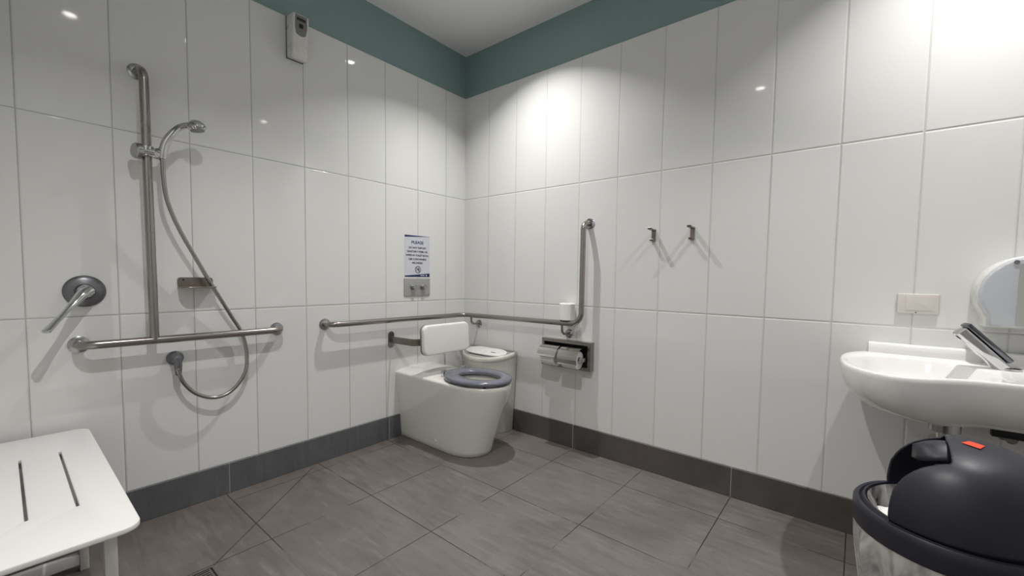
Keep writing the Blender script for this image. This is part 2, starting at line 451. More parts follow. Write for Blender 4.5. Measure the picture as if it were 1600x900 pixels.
# hose
from math import sin, cos
OUT = thing('shower_hose', 'flexible metal shower hose hanging in a loop to round wall outlet', 'shower hose', (0, -1.766, 0.69))
hose_px = [(0.100, -1.8085, 1.535), (0.098, -1.806, 1.45), (0.090, -1.795, 1.365), (0.080, -1.760, 1.262), (0.068, -1.700, 1.135),
           (0.056, -1.632, 1.000), (0.042, -1.560, 0.865), (0.034, -1.512, 0.770), (0.040, -1.497, 0.660),
           (0.052, -1.515, 0.580), (0.060, -1.570, 0.515), (0.062, -1.635, 0.495), (0.062, -1.705, 0.525), (0.060, -1.752, 0.585), (0.058, -1.772, 0.650)]
hh = catmull(hose_px, 14)
bm = bmesh.new()
rr = [0.0078+0.0006*(i % 2) for i in range(len(hh))]
add_tube(bm, hh, rr, 14)
link('hose', bm, 'hose', OUT, smooth=True, angle=80)
bm = bmesh.new()
add_lathe(bm, [(0, 0.031), (0.006, 0.031), (0.012, 0.026), (0.020, 0.020), (0.042, 0.018), (0.056, 0.014), (0.060, 0.006)], (0, -1.768, 0.690), (1, 0, 0), 32)
link('wall_outlet', bm, 'plate_grey', OUT, smooth=True)
lathe('hose_nut', 'plate_grey', OUT, [(0, 0.0155), (0.03, 0.0145), (0.065, 0.0115), (0.070, 0.009)], (0.047, -1.767, 0.690), (0.1, -0.02, -1), 24)

# shower mixer
MX = thing('shower_mixer', 'round dark wall mixer with long chrome lever pointing down', 'shower tap', (0, -2.04, 0.99))
lathe('cover_plate', 'plate_grey', MX, [(0, 0.060), (0.003, 0.061), (0.008, 0.058), (0.013, 0.046), (0.017, 0.030), (0.035, 0.026)], (0, -2.040, 0.990), (1, 0, 0), 48)
a = Vector((0.062, -2.046, 0.992)); tip = Vector((0.150, -2.155, 0.852))
bm = bmesh.new()
add_lathe(bm, [(0.0, 0.022), (0.012, 0.024), (0.028, 0.023), (0.034, 0.018), (0.036, 0.010)], (0.028, -2.041, 0.991), (1, -0.05, 0), 32)
lp = catmull([(0.048, -2.036, 0.996), (0.064, -2.050, 0.984), (0.085, -2.076, 0.950), (0.112, -2.108, 0.910), (0.135, -2.136, 0.875), (0.150, -2.155, 0.852)], 5)
fr = frames(lp); rings = []
for i, (p, A, B) in enumerate(fr):
    s = i/(len(fr)-1)
    wd = 0.027-0.017*min(1, s*1.8)+0.0065*max(0, (s-0.5)/0.5)
    th = 0.021-0.0145*min(1, s*1.7)
    if i == len(fr)-1: wd *= 0.55; th *= 0.5
    if i == len(fr)-2: wd *= 0.92
    if i == 0: wd *= 0.6; th *= 0.6
    rings.append([p+A*sin(2*PI*k/20)*th+B*cos(2*PI*k/20)*wd for k in range(20)])
add_rings(bm, rings)
link('lever_handle', bm, 'chrome', MX, smooth=True, angle=60)

# soap shelf
SH = thing('soap_shelf', 'small brown-grey steel soap shelf on shower wall', 'shelf', (0, -1.686, 1.0))
bm = bmesh.new(); add_slab(bm, rrect(0.132, 0.046, 0.012), onL(-1.685, 1.023), 0.003)
link('back_plate', bm, 'steel_dark', SH, smooth=True)
bm = bmesh.new()
ol = [(0.0, -0.066), (0.0, 0.066)]+[(0.035+0.05*sin(PI/2*k/8), 0.066-0.030*(1-cos(PI/2*k/8))) for k in range(9)]+[(0.085, -0.036)]+[(0.035+0.05*sin(PI/2*k/8), -0.066+0.030*(1-cos(PI/2*k/8))) for k in range(7, -1, -1)]
add_rings(bm, [[Vector((x, -1.685+y, z)) for x, y in ol] for z in (1.0, 1.003)])
add_tube(bm, [Vector((x+0.001, -1.685+y, 1.003)) for x, y in ol[1:-1]], 0.003, 8)
link('shelf_plate', bm, 'steel_dark', SH, smooth=True)
for yy in (-0.045, 0.045):
    lathe('screw', 'blackpl', SH, [(0, 0.004), (0.002, 0.003)], (0.003, -1.685+yy, 1.035), (1, 0, 0), 12)

# ------------------------------------------------------------------ air freshener
AF = thing('air_freshener', 'white automatic air freshener dispenser high on tiled wall', 'air freshener', (0, -1.235, 2.27))
def taper_box(bm, prof, y0, y1, bev):
    add_rings(bm, [[Vector((x, y, z)) for x, z in prof] for y in (y0, y1)])
    bmesh.ops.bevel(bm, geom=bm.edges[:], offset=bev, segments=3, affect='EDGES', profile=0.5)
bm = bmesh.new()
taper_box(bm, [(0.004, 2.176), (0.055, 2.163), (0.072, 2.184), (0.085, 2.376), (0.004, 2.384)], -1.275, -1.195, 0.008)
link('case', bm, 'white_pl', AF, smooth=True)
box('back_plate', 'greypl', AF, 0, 0.006, -1.277, -1.193, 2.172, 2.384, bev=0.002)
def face_x(z): return 0.072+(z-2.170)/(2.376-2.170)*0.013
def afp(u, v, w): z = 2.27+v; return Vector((face_x(z)-0.002+w, -1.235+u, z))
bm = bmesh.new()
ol = [(-0.029, 0.100), (-0.030, 0.045), (-0.024, 0.012), (-0.017, 0.006), (0, 0.002), (0.017, 0.006), (0.024, 0.012), (0.030, 0.045), (0.029, 0.100)]
add_slab(bm, ol, afp, 0.0035)
link('sensor_panel', bm, 'greypl', AF)
bm = bmesh.new(); add_slab(bm, [(u, v+0.080) for u, v in rrect(0.044, 0.014, 0.003)], afp, 0.0045); link('display_window', bm, 'darkwin', AF)
bm = bmesh.new(); add_slab(bm, [(u, v+0.050) for u, v in rrect(0.020, 0.020, 0.004)], afp, 0.0045); link('sensor_eye', bm, 'blackpl', AF)

# ------------------------------------------------------------------ toilet grab rail around the corner
GR = thing('corner_grab_rail', 'steel grab rail running round the corner beside toilet and turning up', 'grab rail', (0.0, -0.3, 0.79))
zr = 0.789
tube('rail', 'steel', GR, fillet([(0.0, -1.090, zr-0.003), (RD, -1.090, zr-0.001), (RD, -RD, zr-0.006), (1.066, -RD, zr+0.002), (1.068, -RD, 1.388), (1.068, 0.0, 1.390)],
     [0, 0.045, 0.05, 0.070, 0.045, 0], 12), RR, 24)
for c, ax in (((0, -1.090, zr-0.003), (1, 0, 0)), ((1.068, 0, 1.390), (0, -1, 0))):
    link('flange', flange(bmesh.new(), c, ax), 'chrome_sat', GR, smooth=True)
for sx in (0.150, 0.933):
    br = tube('support_bracket', 'steel', GR, fillet([(sx, -RD, zr-0.008), (sx, -RD+0.004, 0.722), (sx+0.008, 0, 0.718)], 0.028, 8), 0.0075, 14)
    link('bracket_flange', flange(bmesh.new(), (sx+0.008, 0, 0.718), (0, -1, 0), 0.028), 'chrome_sat', br, smooth=True)
    bfl = br.children[0]

# spare toilet roll balanced on the rail
bm = bmesh.new()
add_rings(bm, [[Vector((0.955+r*cos(2*PI*k/40), -0.055+r*sin(2*PI*k/40), z)) for k in range(40)]
               for r, z in ((0.021, 0.808), (0.044, 0.808), (0.047, 0.811), (0.0475, 0.86), (0.047, 0.907), (0.044, 0.910), (0.022, 0.910), (0.021, 0.907), (0.021, 0.808))], cap0=False, cap1=False)
tr = link('toilet_roll', bm, 'paper', None, smooth=True)
tag(tr, 'spare white toilet roll standing on the grab rail by its bend', 'toilet roll')

# ------------------------------------------------------------------ toilet roll holder
TP = thing('toilet_roll_holder', 'stainless steel double toilet roll holder box on tiled wall', 'toilet roll holder', (0.94, 0, 0.595))
x0, x1, z0, z1, dp = 0.762, 1.115, 0.508, 0.680, 0.045
box('back_plate', 'steel_dark', TP, x0+0.004, x1-0.004, -0.003, 0, z0+0.004, z1-0.004)
bm = bmesh.new()
rings = []
for ins, y in ((0, 0), (0, -dp+0.002), (0.002, -dp), (0.018, -dp), (0.020, -dp+0.002), (0.020, -0.006)):
    rings.append([Vector((a, y, c)) for a, c in ((x0+ins, z0+ins), (x1-ins, z0+ins), (x1-ins, z1-ins), (x0+ins, z1-ins))])
add_rings(bm, rings, cap0=False, cap1=False)
link('surround_frame', bm, 'steel', TP)
box('inner_panel', 'blackpl', TP, x0+0.019, x1-0.019, -0.008, -0.004, z0+0.019, z1-0.019)
def hood_bm(cx, w, lift, sweep):
    bm = bmesh.new(); pts = []
    R = 0.062; cy, cz = -0.078, 0.583
    for k in range(15):
        a = math.radians(60+lift + k*sweep/14)        # from behind the top, over, to the front
        pts.append((cy+R*cos(a), cz+R*sin(a)))
    pts.insert(0, (-0.010, pts[0][1]+0.008))
    pts.append((pts[-1][0]-0.010, pts[-1][1]-0.009))
    inner = [(y*1+0.0, z) for y, z in pts]
    nrm = []
    for i in range(len(pts)):
        a = pts[max(0, i-1)]; c = pts[min(len(pts)-1, i+1)]
        dx, dz = c[0]-a[0], c[1]-a[1]; l = math.hypot(dx, dz); nrm.append((dz/l*0.0018, -dx/l*0.0018))
    loop = pts+[(p[0]+n[0], p[1]+n[1]) for p, n in zip(pts[::-1], nrm[::-1])]
    add_rings(bm, [[Vector((cx+sx, y, z)) for y, z in loop] for sx in (-w/2, w/2)])
    return bm
for cx, lift, lab in ((0.862, 0, 1), (1.010, 0, 2)):
    link('roll_hood', hood_bm(cx, 0.135, 4 if lab == 1 else 0, 106 if lab == 1 else 142), 'hoodsteel', TP, smooth=True)
    tube('spindle', 'chrome', TP, [(cx-0.071, -0.078, 0.580), (cx+0.071, -0.078, 0.580)], 0.009, 16)
for ax_ in (0.936, 1.087):
    box('spindle_arm', 'chrome_sat', TP, ax_-0.0035, ax_+0.0035, -0.094, -0.004, 0.568, 0.592, bev=0.001)
for cx, lab in ((0.862, 'white toilet roll in left side of double steel holder'), (1.010, 'white toilet roll in right side of double steel holder')):
    bm = bmesh.new(); R = 0.054
    prof = [(-0.050, 0.020), (-0.050, R-0.003), (-0.047, R), (0.047, R), (0.050, R-0.003), (0.050, 0.020), (-0.050, 0.020)]
    rings = [[Vector((cx+d_, -0.078+r*cos(2*PI*k/40), 0.575+r*sin(2*PI*k/40))) for k in range(40)] for d_, r in prof]
    add_rings(bm, rings, cap0=False, cap1=False)
    o = link('toilet_roll', bm, 'paper', None, smooth=True); tag(o, lab, 'toilet roll')

# ------------------------------------------------------------------ coat hooks
for hx, lab in ((1.459, 'left of two small dark steel coat hooks on tiled wall'), (1.660, 'right of two small dark steel coat hooks on tiled wall')):
    h = thing('coat_hook', lab, 'coat hook', (hx, 0, 1.30), 'coat hooks on tiled wall')
    bm = bmesh.new(); add_slab(bm, rrect(0.022, 0.066, 0.003), onR(hx, 1.300), 0.004); link('back_plate', bm, 'steel_dark', h, smooth=True)
    def prong(zc, L, lip):
        bm = bmesh.new()
        prof = [(0.002, zc), (0.002, zc-0.006), (L-0.003, zc-0.003), (L, zc+lip), (L-0.004, zc+lip+0.001), (L-0.008, zc+0.003)]
        add_rings(bm, [[Vector((hx+sx, -y, z)) for y, z in prof] for sx in (-0.010, 0.010)])
        bmesh.ops.bevel(bm, geom=bm.edges[:], offset=0.001, segments=1, affect='EDGES')
        return bm
    link('upper_hook', prong(1.330, 0.066, 0.007), 'steel_dark', h)
    link('lower_hook', prong(1.272, 0.038, 0.006), 'steel_dark', h)

# ------------------------------------------------------------------ flush plate
FP = thing('flush_plate', 'grey steel flush plate with two round buttons above toilet', 'flush plate', (0, -0.447, 0.99))
bm = bmesh.new(); add_slab(bm, rrect(0.214, 0.118, 0.003), onL(-0.447, 0.989), 0.007, 0.001); link('cover', bm, 'flushsteel', FP, smooth=True)
for by in (-0.485, -0.402):
    lathe('push_button', 'chrome_sat', FP, [(0.006, 0.022), (0.010, 0.0215), (0.011, 0.017), (0.030, 0.017), (0.034, 0.015), (0.034, 0.010)], (0, by, 0.990), (1, 0, 0), 32)

# ------------------------------------------------------------------ sign
SG = thing('notice_sign', 'white notice with navy PLEASE heading above the flush plate', 'sign', (0, -0.443, 1.195))
SX = 0.0015; sy, sz, sw, sh = -0.4435, 1.197, 0.209, 0.278
box('sheet', 'sheet', SG, 0, SX, sy-sw/2, sy+sw/2, sz-sh/2, sz+sh/2)
def poly(name, mat, pts, x=SX):
    bm = bmesh.new(); add_rings(bm, [[Vector((x+w, sy+u, sz+v)) for u, v in pts] for w in (0, 0.0003)])
    return link(name, bm, mat, SG)
poly('top_band', 'navyink', [(-sw/2, sh/2), (-sw/2, sh/2-0.014), (sw/2, sh/2-0.001), (sw/2, sh/2)])
poly('bottom_band', 'navyink', [(-sw/2, -sh/2), (sw/2, -sh/2), (sw/2, -sh/2+0.024), (-sw/2, -sh/2+0.008)])
def text(name, s, size, v, mat, width=None, bold=0.0):
    cu = bpy.data.curves.new(name, 'FONT'); cu.body = s; cu.size = size; cu.align_x = 'CENTER'; cu.align_y = 'CENTER'
    cu.extrude = 0.0002; cu.offset = bold
    o = bpy.data.objects.new(name, cu); COL.objects.link(o)
    bpy.context.view_layer.update()
    me = bpy.data.meshes.new_from_object(o.evaluated_get(bpy.context.evaluated_depsgraph_get()))
    COL.objects.unlink(o); bpy.data.objects.remove(o)
    bm = bmesh.new(); bm.from_mesh(me); bpy.data.meshes.remove(me)
    xs = [w_.co.x for w_ in bm.verts]; k = (width/(max(xs)-min(xs))) if width else 1
    for w_ in bm.verts: w_.co = Vector((SX+0.0004+w_.co.z, sy+w_.co.x*k, sz+v+w_.co.y))
    return link(name, bm, mat, SG)
text('heading', 'PLEASE', 0.027, 0.092, 'navyink', 0.100, 0.0006)
for i, (s, wd) in enumerate((('DO NOT DEPOSIT', 0.145), ('SANITARY ITEMS OR', 0.170), ('WIPES IN TOILET BOWL', 0.192), ('USE CONTAINERS', 0.148), ('PROVIDED', 0.088))):
    text('text_line', s, 0.0165, 0.056-i*0.0255, 'blackink', wd, 0.0005)
# small marks on the bottom band
bm = bmesh.new()
for k in range(5): add_box(bm, SX+0.0002, SX+0.0006, sy+0.026+k*0.007, sy+0.031+k*0.007, sz-sh/2+0.007, sz-sh/2+0.013)
link('band_marks', bm, 'whiteink', SG)
lathe('band_mark', 'whiteink', SG, [(0.0002, 0.005), (0.0006, 0.005)], (SX, sy+0.075, sz-sh/2+0.010), (1, 0, 0), 16)
# prohibition symbol: ring, slash, figure with falling item
cv = -0.090
bm = bmesh.new()
R0, R1 = 0.0245, 0.0205
def P(r, a, w): return Vector((SX+w, sy+0.004+r*cos(a), sz+cv+r*sin(a)))
rg = [[P(R1, 2*PI*k/40, 0.0), P(R0, 2*PI*k/40, 0.0), P(R0, 2*PI*k/40, 0.0006), P(R1, 2*PI*k/40, 0.0006)] for k in range(40)]
vr = [[bm.verts.new(p) for p in r] for r in rg]
for i in range(40):
    a, c = vr[i], vr[(i+1) % 40]
    for k in range(4): bm.faces.new((a[k], a[(k+1) % 4], c[(k+1) % 4], c[k]))
def seg2(u0, v0, u1, v1, th):
    dx, dz = u1-u0, v1-v0; l = math.hypot(dx, dz); nx, nz = -dz/l*th/2, dx/l*th/2
    q = [(u0+nx, v0+nz), (u1+nx, v1+nz), (u1-nx, v1-nz), (u0-nx, v0-nz)]
    add_rings(bm, [[Vector((SX+w, sy+0.004+a, sz+cv+c)) for a, c in q] for w in (0, 0.0007)])
seg2(-0.015, 0.015, 0.015, -0.015, 0.0035)
seg2(0.004, 0.014, 0.010, -0.004, 0.006); seg2(0.010, -0.004, 0.006, -0.014, 0.004); seg2(0.004, 0.008, -0.006, 0.001, 0.003); seg2(-0.012, 0.004, -0.010, -0.010, 0.004)
link('prohibition_symbol', bm, 'blackink', SG)

# ------------------------------------------------------------------ toilet backrest
BR = thing('padded_back_support', 'white padded backrest on steel bracket above toilet', 'backrest', (0, -0.44, 0.65))
yc = -0.437
bm = bmesh.new()
pad = rrect(0.385, 0.190, 0.038, 8)
def padp(u, v, w): return Vector((0.272+w-0.00*u-v*0.05, yc+u, 0.668+v))
add_slab(bm, pad, padp, 0.034, 0.013, 5)
link('cushion', bm, 'pad', BR, smooth=True, angle=60)
bm = bmesh.new(); add_slab(bm, rrect(0.3855, 0.190, 0.038, 8), lambda u, v, w: padp(u, v, w-0.005), 0.008, 0.001); link('backing_board', bm, 'greypl', BR, smooth=True)
bm = bmesh.new()
path = fillet([(0.004, yc-0.218, 0.652), (0.215, yc-0.205, 0.652), (0.262, yc-0.120, 0.652), (0.262, yc+0.120, 0.652), (0.215, yc+0.205, 0.652), (0.004, yc+0.218, 0.652)], 0.04, 6)
rings = []
for p, A, B in frames(path):
    rings.append([p+B*(0.004*sx)+Vector((0, 0, 0.021*sz_)) for sx, sz_ in ((-1, -1), (1, -1), (1, 1), (-1, 1))])
add_rings(bm, rings)
link('bracket_arm', bm, 'steel_dark', BR, smooth=True)
for yy in (yc-0.218, yc+0.218):
    bm = bmesh.new(); add_slab(bm, rrect(0.046, 0.108, 0.022, 8), onL(yy, 0.652), 0.006, 0.002); link('mounting_plate', bm, 'chrome_sat', BR, smooth=True)

# ------------------------------------------------------------------ toilet
TO = thing('toilet', 'white wall-faced toilet pan with open slate grey seat', 'toilet', (0.38, -0.44, 0))
ty = -0.437
def pan_ring(xf, hw, z, n=56, x0=0.0):
    """D outline: straight back at the wall, straight sides, elliptical nose reaching xf"""
    a = 0.255*hw/0.18; xs = xf-a; pts = []
    pts.append((x0, -hw)); 
    for k in range(1, 9): pts.append((x0+(xs-x0)*k/9, -hw))
    for k in range(25):
        t_ = -PI/2+PI*k/24
        cx_, sx_ = cos(t_), sin(t_)
        pts.append((xs+a*abs(cx_)**0.92, hw*(abs(sx_)**0.92)*(1 if sx_ > 0 else -1)))
    for k in range(8, 0, -1): pts.append((x0+(xs-x0)*k/9, hw))
    pts.append((x0, hw))
    return [Vector((x, ty+y, z)) for x, y in pts]
bm = bmesh.new()
levels = [(0.0, 0.640, 0.138), (0.004, 0.648, 0.142), (0.03, 0.655, 0.144), (0.10, 0.675, 0.149), (0.20, 0.710, 0.158), (0.30, 0.750, 0.168),
          (0.38, 0.778, 0.177), (0.415, 0.790, 0.181), (0.428, 0.791, 0.182), (0.436, 0.788, 0.180), (0.440, 0.780, 0.175)]
outer = [pan_ring(xf, hw, z) for z, xf, hw in levels]
nn = len(outer[0])
# top: bowl opening inside the nose
cxb, rbx, rby = 0.565, 0.150, 0.120
def bowl_ring(k, z, dx=0.0):
    last = outer[-1]; out = []
    for p in last:
        a_ = math.atan2((p.y-ty)/0.175, (p.x-cxb)/0.215)
        out.append(Vector((cxb+dx+rbx*k*cos(a_), ty+rby*k*sin(a_), z)))
    return out
rings = outer+[bowl_ring(1.06, 0.440), bowl_ring(1.0, 0.436), bowl_ring(0.97, 0.42), bowl_ring(0.86, 0.34), bowl_ring(0.6, 0.26), bowl_ring(0.3, 0.22), bowl_ring(0.12, 0.215)]
add_rings(bm, rings)
link('pan', bm, 'ceramic_t', TO, smooth=True, angle=50)
# raised crowned rear deck
bm = bmesh.new()
rows = []
for x in (0.0, 0.08, 0.16, 0.215, 0.232, 0.242):
    row = []
    for k in range(17):
        v = -1+2*k/16
        drop = 0 if x < 0.21 else (0.35 if x < 0.225 else (0.75 if x < 0.24 else 1.0))
        crown = 0.022*(1-abs(v)**2.4)*(1-drop)
        row.append(Vector((x, ty+v*0.176, 0.4385+crown)))
    rows.append(row)
vr = [[bm.verts.new(p) for p in r] for r in rows]
vb = [[bm.verts.new(Vector((p.x, p.y, 0.43))) for p in r] for r in rows]
for g, flip in ((vr, 0), (vb, 1)):
    for a_, c_ in zip(g[:-1], g[1:]):
        for i in range(16): bm.faces.new((a_[i], a_[i+1], c_[i+1], c_[i]))
for i in range(16):
    bm.faces.new((vr[0][i], vr[0][i+1], vb[0][i+1], vb[0][i])); bm.faces.new((vr[-1][i], vr[-1][i+1], vb[-1][i+1], vb[-1][i]))
for i in range(5):
    bm.faces.new((vr[i][0], vr[i+1][0], vb[i+1][0], vb[i][0])); bm.faces.new((vr[i][-1], vr[i+1][-1], vb[i+1][-1], vb[i][-1]))
link('rear_deck', bm, 'ceramic_t', TO, smooth=True, angle=50)
lathe('fixing_cap', 'white_pl', TO, [(0, 0.010), (0.004, 0.010), (0.006, 0.007)], (0.36, ty-0.1445, 0.055), (0, -1, 0.05), 20)
# seat ring
sc, sax, say = 0.575, 0.222, 0.184
def seat_pt(a, f, z, inner=False):
    if inner: x = sc+0.012+0.143*cos(a)*f; y = 0.098*sin(a)*f
    else:
        c_, s_ = cos(a), sin(a)
        x = sc+sax*c_*f; y = say*s_*f
        if c_ < -2:                                   # squarer back with hinge shoulder
            q = min(1, (-c_-0.35)/0.5); x = sc+(sax*c_-0.010*q)*f
            y = y + (0.100*(1 if s_ >= 0 else -1)-y)*0.45*q*(1 if abs(s_) < 0.75 else 0.4) if abs(s_) > 0.25 else y
    return Vector((x, ty+y, z))
n_ = 64; ang = [2*PI*k/n_ for k in range(n_)]
sz0 = 0.451
rings = []
for f, z, w in ((0.985, 0.0, 0), (1.0, 0.006, 0), (1.0, 0.012, 0), (0.985, 0.019, 0), (0.94, 0.0245, 0), (0.0, 0.027, 1), (0.0, 0.0245, 2), (0.0, 0.014, 3), (0.0, 0.0, 4)):
    r = []
    for a in ang:
        if w == 0: r.append(seat_pt(a, f, sz0+z))
        elif w == 1:
            p, q = seat_pt(a, 0.94, 0), seat_pt(a, 1.06, 0, True); m_ = p.lerp(q, 0.5); m_.z = sz0+z; r.append(m_)
        elif w == 2: r.append(seat_pt(a, 1.06, sz0+z, True))
        elif w == 3: r.append(seat_pt(a, 1.0, sz0+z, True))
        else: r.append(seat_pt(a, 1.03, sz0+z, True))
    rings.append(r)
rings.append(rings[0])
bm = bmesh.new(); add_rings(bm, rings, cap0=False, cap1=False)
st = link('seat', bm, 'seatgrey', TO, smooth=True, angle=60)
bm = bmesh.new()
ol = [(0.395, -0.110), (0.352, -0.066), (0.340, -0.062), (0.336, 0.015), (0.340, 0.088), (0.352, 0.093), (0.395, 0.122), (0.43, 0.125), (0.43, -0.125)]
add_rings(bm, [[Vector((0.37+(x-0.37)*s, ty+y*s, z)) for x, y in ol] for s, z in ((0.97, sz0+0.002), (1, sz0+0.005), (1, sz0+0.017), (0.96, sz0+0.022))])
link('seat_hinge_plate', bm, 'seatgrey', TO, smooth=True, angle=50)
for yy in (-0.078, 0.104):
    bm = bmesh.new()
    add_box(bm, 0.336, 0.362, ty+yy-0.008, ty+yy+0.008, 0.4385, 0.484, bev=0.003)
    add_tube(bm, [(0.349, ty+yy-0.012*(1 if yy < 0 else -1), 0.474), (0.349, ty+yy+0.022*(1 if yy < 0 else -1), 0.474)], 0.0095, 16)
    link('hinge', bm, 'chrome', TO, smooth=True)
for (a) in (0.7, -0.7, 2.2, -2.2):
    p = seat_pt(a, 0.90, 0)
    lathe('seat_bumper', 'blackpl', TO, [(0, 0.009), (sz0-0.438, 0.009)], (p.x, p.y, 0.439), (0, 0, 1), 12)

# ------------------------------------------------------------------ sanitary bin in the corner
SB = thing('sanitary_bin', 'slim white lidded sanitary bin between toilet and corner wall', 'bin', (0.31, -0.1, 0))
def dring(s, zf, inset=0.0, n=28, flat=0.0):
    """D plan with flat back on the right wall side; zf(y) -> height"""
    cx_, hw, dp_ = 0.313, 0.221*s-inset, 0.196*s-inset
    yb = -0.014-inset*0.6
    pts = [(cx_+hw*cos(PI*k/n)*(1 if True else 0), yb-dp_*abs(sin(PI*k/n))**0.85) for k in range(n+1)]
    return [Vector((x, y, zf(y))) for x, y in pts]
lid = lambda y: 0.560+(y+0.014)*0.22
bm = bmesh.new()
add_rings(bm, [dring(0.84, lambda y: 0.0), dring(0.85, lambda y: 0.006), dring(0.92, lambda y: 0.26), dring(0.985, lambda y: lid(y)-0.055), dring(0.99, lambda y: lid(y)-0.03)])
link('body', bm, 'cream_pl', SB, smooth=True, angle=40)
bm = bmesh.new()
add_rings(bm, [dring(1.0, lambda y: lid(y)-0.034), dring(1.015, lambda y: lid(y)-0.030), dring(1.02, lambda y: lid(y)-0.014), dring(1.01, lambda y: lid(y)-0.004), dring(1.0, lid, 0.004), dring(1.0, lid, 0.009), dring(1.0, lambda y: lid(y)-0.003, 0.012)])
link('lid_rim', bm, 'cream_pl', SB, smooth=True, angle=50)
bm = bmesh.new(); add_rings(bm, [dring(1.0, lambda y: lid(y)-0.006, 0.013), dring(1.0, lambda y: lid(y)-0.0015, 0.013)]); link('lid_inset', bm, 'insetgrey', SB)
bm = bmesh.new()
def flap_pt(u, v, w):
    x = 0.322+u; y = -0.100+v
    return Vector((x, y, lid(y)+0.000+w-0.012*(u/0.15)**2*0.3))
ol = []
for k in range(40):
    a = 2*PI*k/40; c_, s_ = cos(a), sin(a)
    ol.append((0.180*abs(c_)**0.75*(1 if c_ > 0 else -1), 0.064*abs(s_)**0.8*(1 if s_ > 0 else -1)))
add_slab(bm, ol, flap_pt, 0.010, 0.003)
fl = link('lid_flap', bm, 'white_pl', SB, smooth=True, angle=50)
bm = bmesh.new()
for k in range(5): add_box(bm, 0.385+k*0.008, 0.391+k*0.008, -0.1145, -0.1105, lid(-0.11)+0.007, lid(-0.11)+0.0092)
link('lid_print', bm, 'blackink', fl)
bm = bmesh.new()
add_slab(bm, [(u*0.99-0.012, v*0.95-0.009) for u, v in ol], lambda u, v, w: flap_pt(u, v, w-0.003), 0.004); link('lid_opening', bm, 'blackpl', SB)

# ------------------------------------------------------------------ electrical blank plate
BP = thing('blank_wall_plate', 'white blank wall plate above the wash basin', 'wall plate', (2.506, 0, 0.984))
bm = bmesh.new(); add_slab(bm, rrect(0.117, 0.076, 0.003), onR(2.506, 0.984), 0.011, 0.002); link('plate', bm, 'warm_pl', BP, smooth=True)
bm = bmesh.new(); add_slab(bm, rrect(0.082, 0.056, 0.002), onR(2.512, 0.987, 0.0105), 0.0016, 0.0006); link('raised_panel', bm, 'warm_pl', BP, smooth=True)
lathe('screw_hole', 'blackpl', BP, [(0, 0.0022), (0.0008, 0.0022)], (2.502, -0.011, 0.951), (0, -1, 0), 12)

# ------------------------------------------------------------------ wash basin
WB = thing('wash_basin', 'white ceramic wall-hung wash basin with rounded bowl at left end', 'basin', (2.72, 0, 0.785))
ctrl = [(2.372, 0.0), (2.345, -0.030), (2.315, -0.078), (2.293, -0.150), (2.285, -0.240), (2.290, -0.340), (2.308, -0.430), (2.345, -0.500),
        (2.400, -0.545), (2.455, -0.552), (2.505, -0.528), (2.552, -0.493), (2.605, -0.468), (2.70, -0.458), (2.85, -0.455), (3.00, -0.450),
        (3.085, -0.430), (3.120, -0.370), (3.125, -0.20), (3.125, 0.0)]
out = [Vector((p.x, min(0, p.y), 0)) for p in catmull([(a, b_, 0) for a, b_ in ctrl], 6)]
back = [Vector((3.125-(3.125-2.372)*k/30, 0, 0)) for k in range(1, 30)]
out = out+back
BZT = 0.785
bc = Vector((2.480, -0.315, 0))
def bowl_edge(p):
    d_ = (p-bc); a = math.atan2(d_.y, d_.x)
    c_, s_ = cos(a), sin(a)
    rx = 0.176 if c_ < 0 else 0.196
    ry = 0.215 if s_ < 0 else 0.225
    e = 2.3
    r = (abs(c_/rx)**e+abs(s_/ry)**e)**(-1/e)
    rmax = d_.length-0.020
    r = min(r, rmax)
    return bc+Vector((c_, s_, 0))*r
bowl = [bowl_edge(p) for p in out]
xm, n = 2.72, len(out)
def sc_ring(ring, s, z, sy_=None): 
    sy_ = s if sy_ is None else sy_
    return [Vector((xm+(p.x-xm)*s, p.y*sy_, z)) for p in ring]
def rim(ring, d_, z):
    res = []
    for p in ring:
        v = (bc-p).normalized(); q = p+v*d_; q.y = min(q.y, 0) if p.y < -0.001 else p.y
        res.append(Vector((q.x, q.y, z)))
    return res
def bowl_s(k, z, dx=0, dy=0): return [Vector((bc.x+dx+(p.x-bc.x)*k, bc.y+dy+(p.y-bc.y)*k, z)) for p in bowl]
rings = [bowl_s(0.05, 0.660), bowl_s(0.35, 0.664), bowl_s(0.62, 0.678), bowl_s(0.80, 0.702), bowl_s(0.90, 0.735), bowl_s(0.955, 0.764), bowl_s(0.985, 0.777), bowl_s(1.0, 0.7815),
         rim(out, 0.010, BZT+0.001), rim(out, 0.004, BZT), rim(out, 0.0, BZT-0.005), sc_ring(out, 1.0, BZT-0.018),
         sc_ring(out, 0.994, 0.742, 0.992), sc_ring(out, 0.970, 0.704, 0.972), sc_ring(out, 0.925, 0.672, 0.93), sc_ring(out, 0.84, 0.645, 0.865), sc_ring(out, 0.70, 0.626, 0.77), sc_ring(out, 0.45, 0.614, 0.62)]
bm = bmesh.new(); add_rings(bm, rings)
link('bowl', bm, 'ceramic', WB, smooth=True, angle=70)
bm = bmesh.new()
ups = [(0.0, 0.770), (-0.032, 0.770), (-0.032, 0.800), (-0.030, 0.818), (-0.024, 0.8235), (0.0, 0.8245)]
add_rings(bm, [[Vector((x, y, z)) for y, z in ups] for x in (2.369, 2.371, 3.125)])
link('upstand', bm, 'ceramic', WB, smooth=True, angle=50)
lathe('waste_outlet', 'chrome', WB, [(0, 0.024), (0.003, 0.023), (0.004, 0.016)], (bc.x, bc.y, 0.660), (0, 0, 1), 24)
lathe('overflow_ring', 'chrome_sat', WB, [(0, 0.011), (0.002, 0.010)], (2.475, -0.107, 0.735), (0, -1, 0.2), 20)

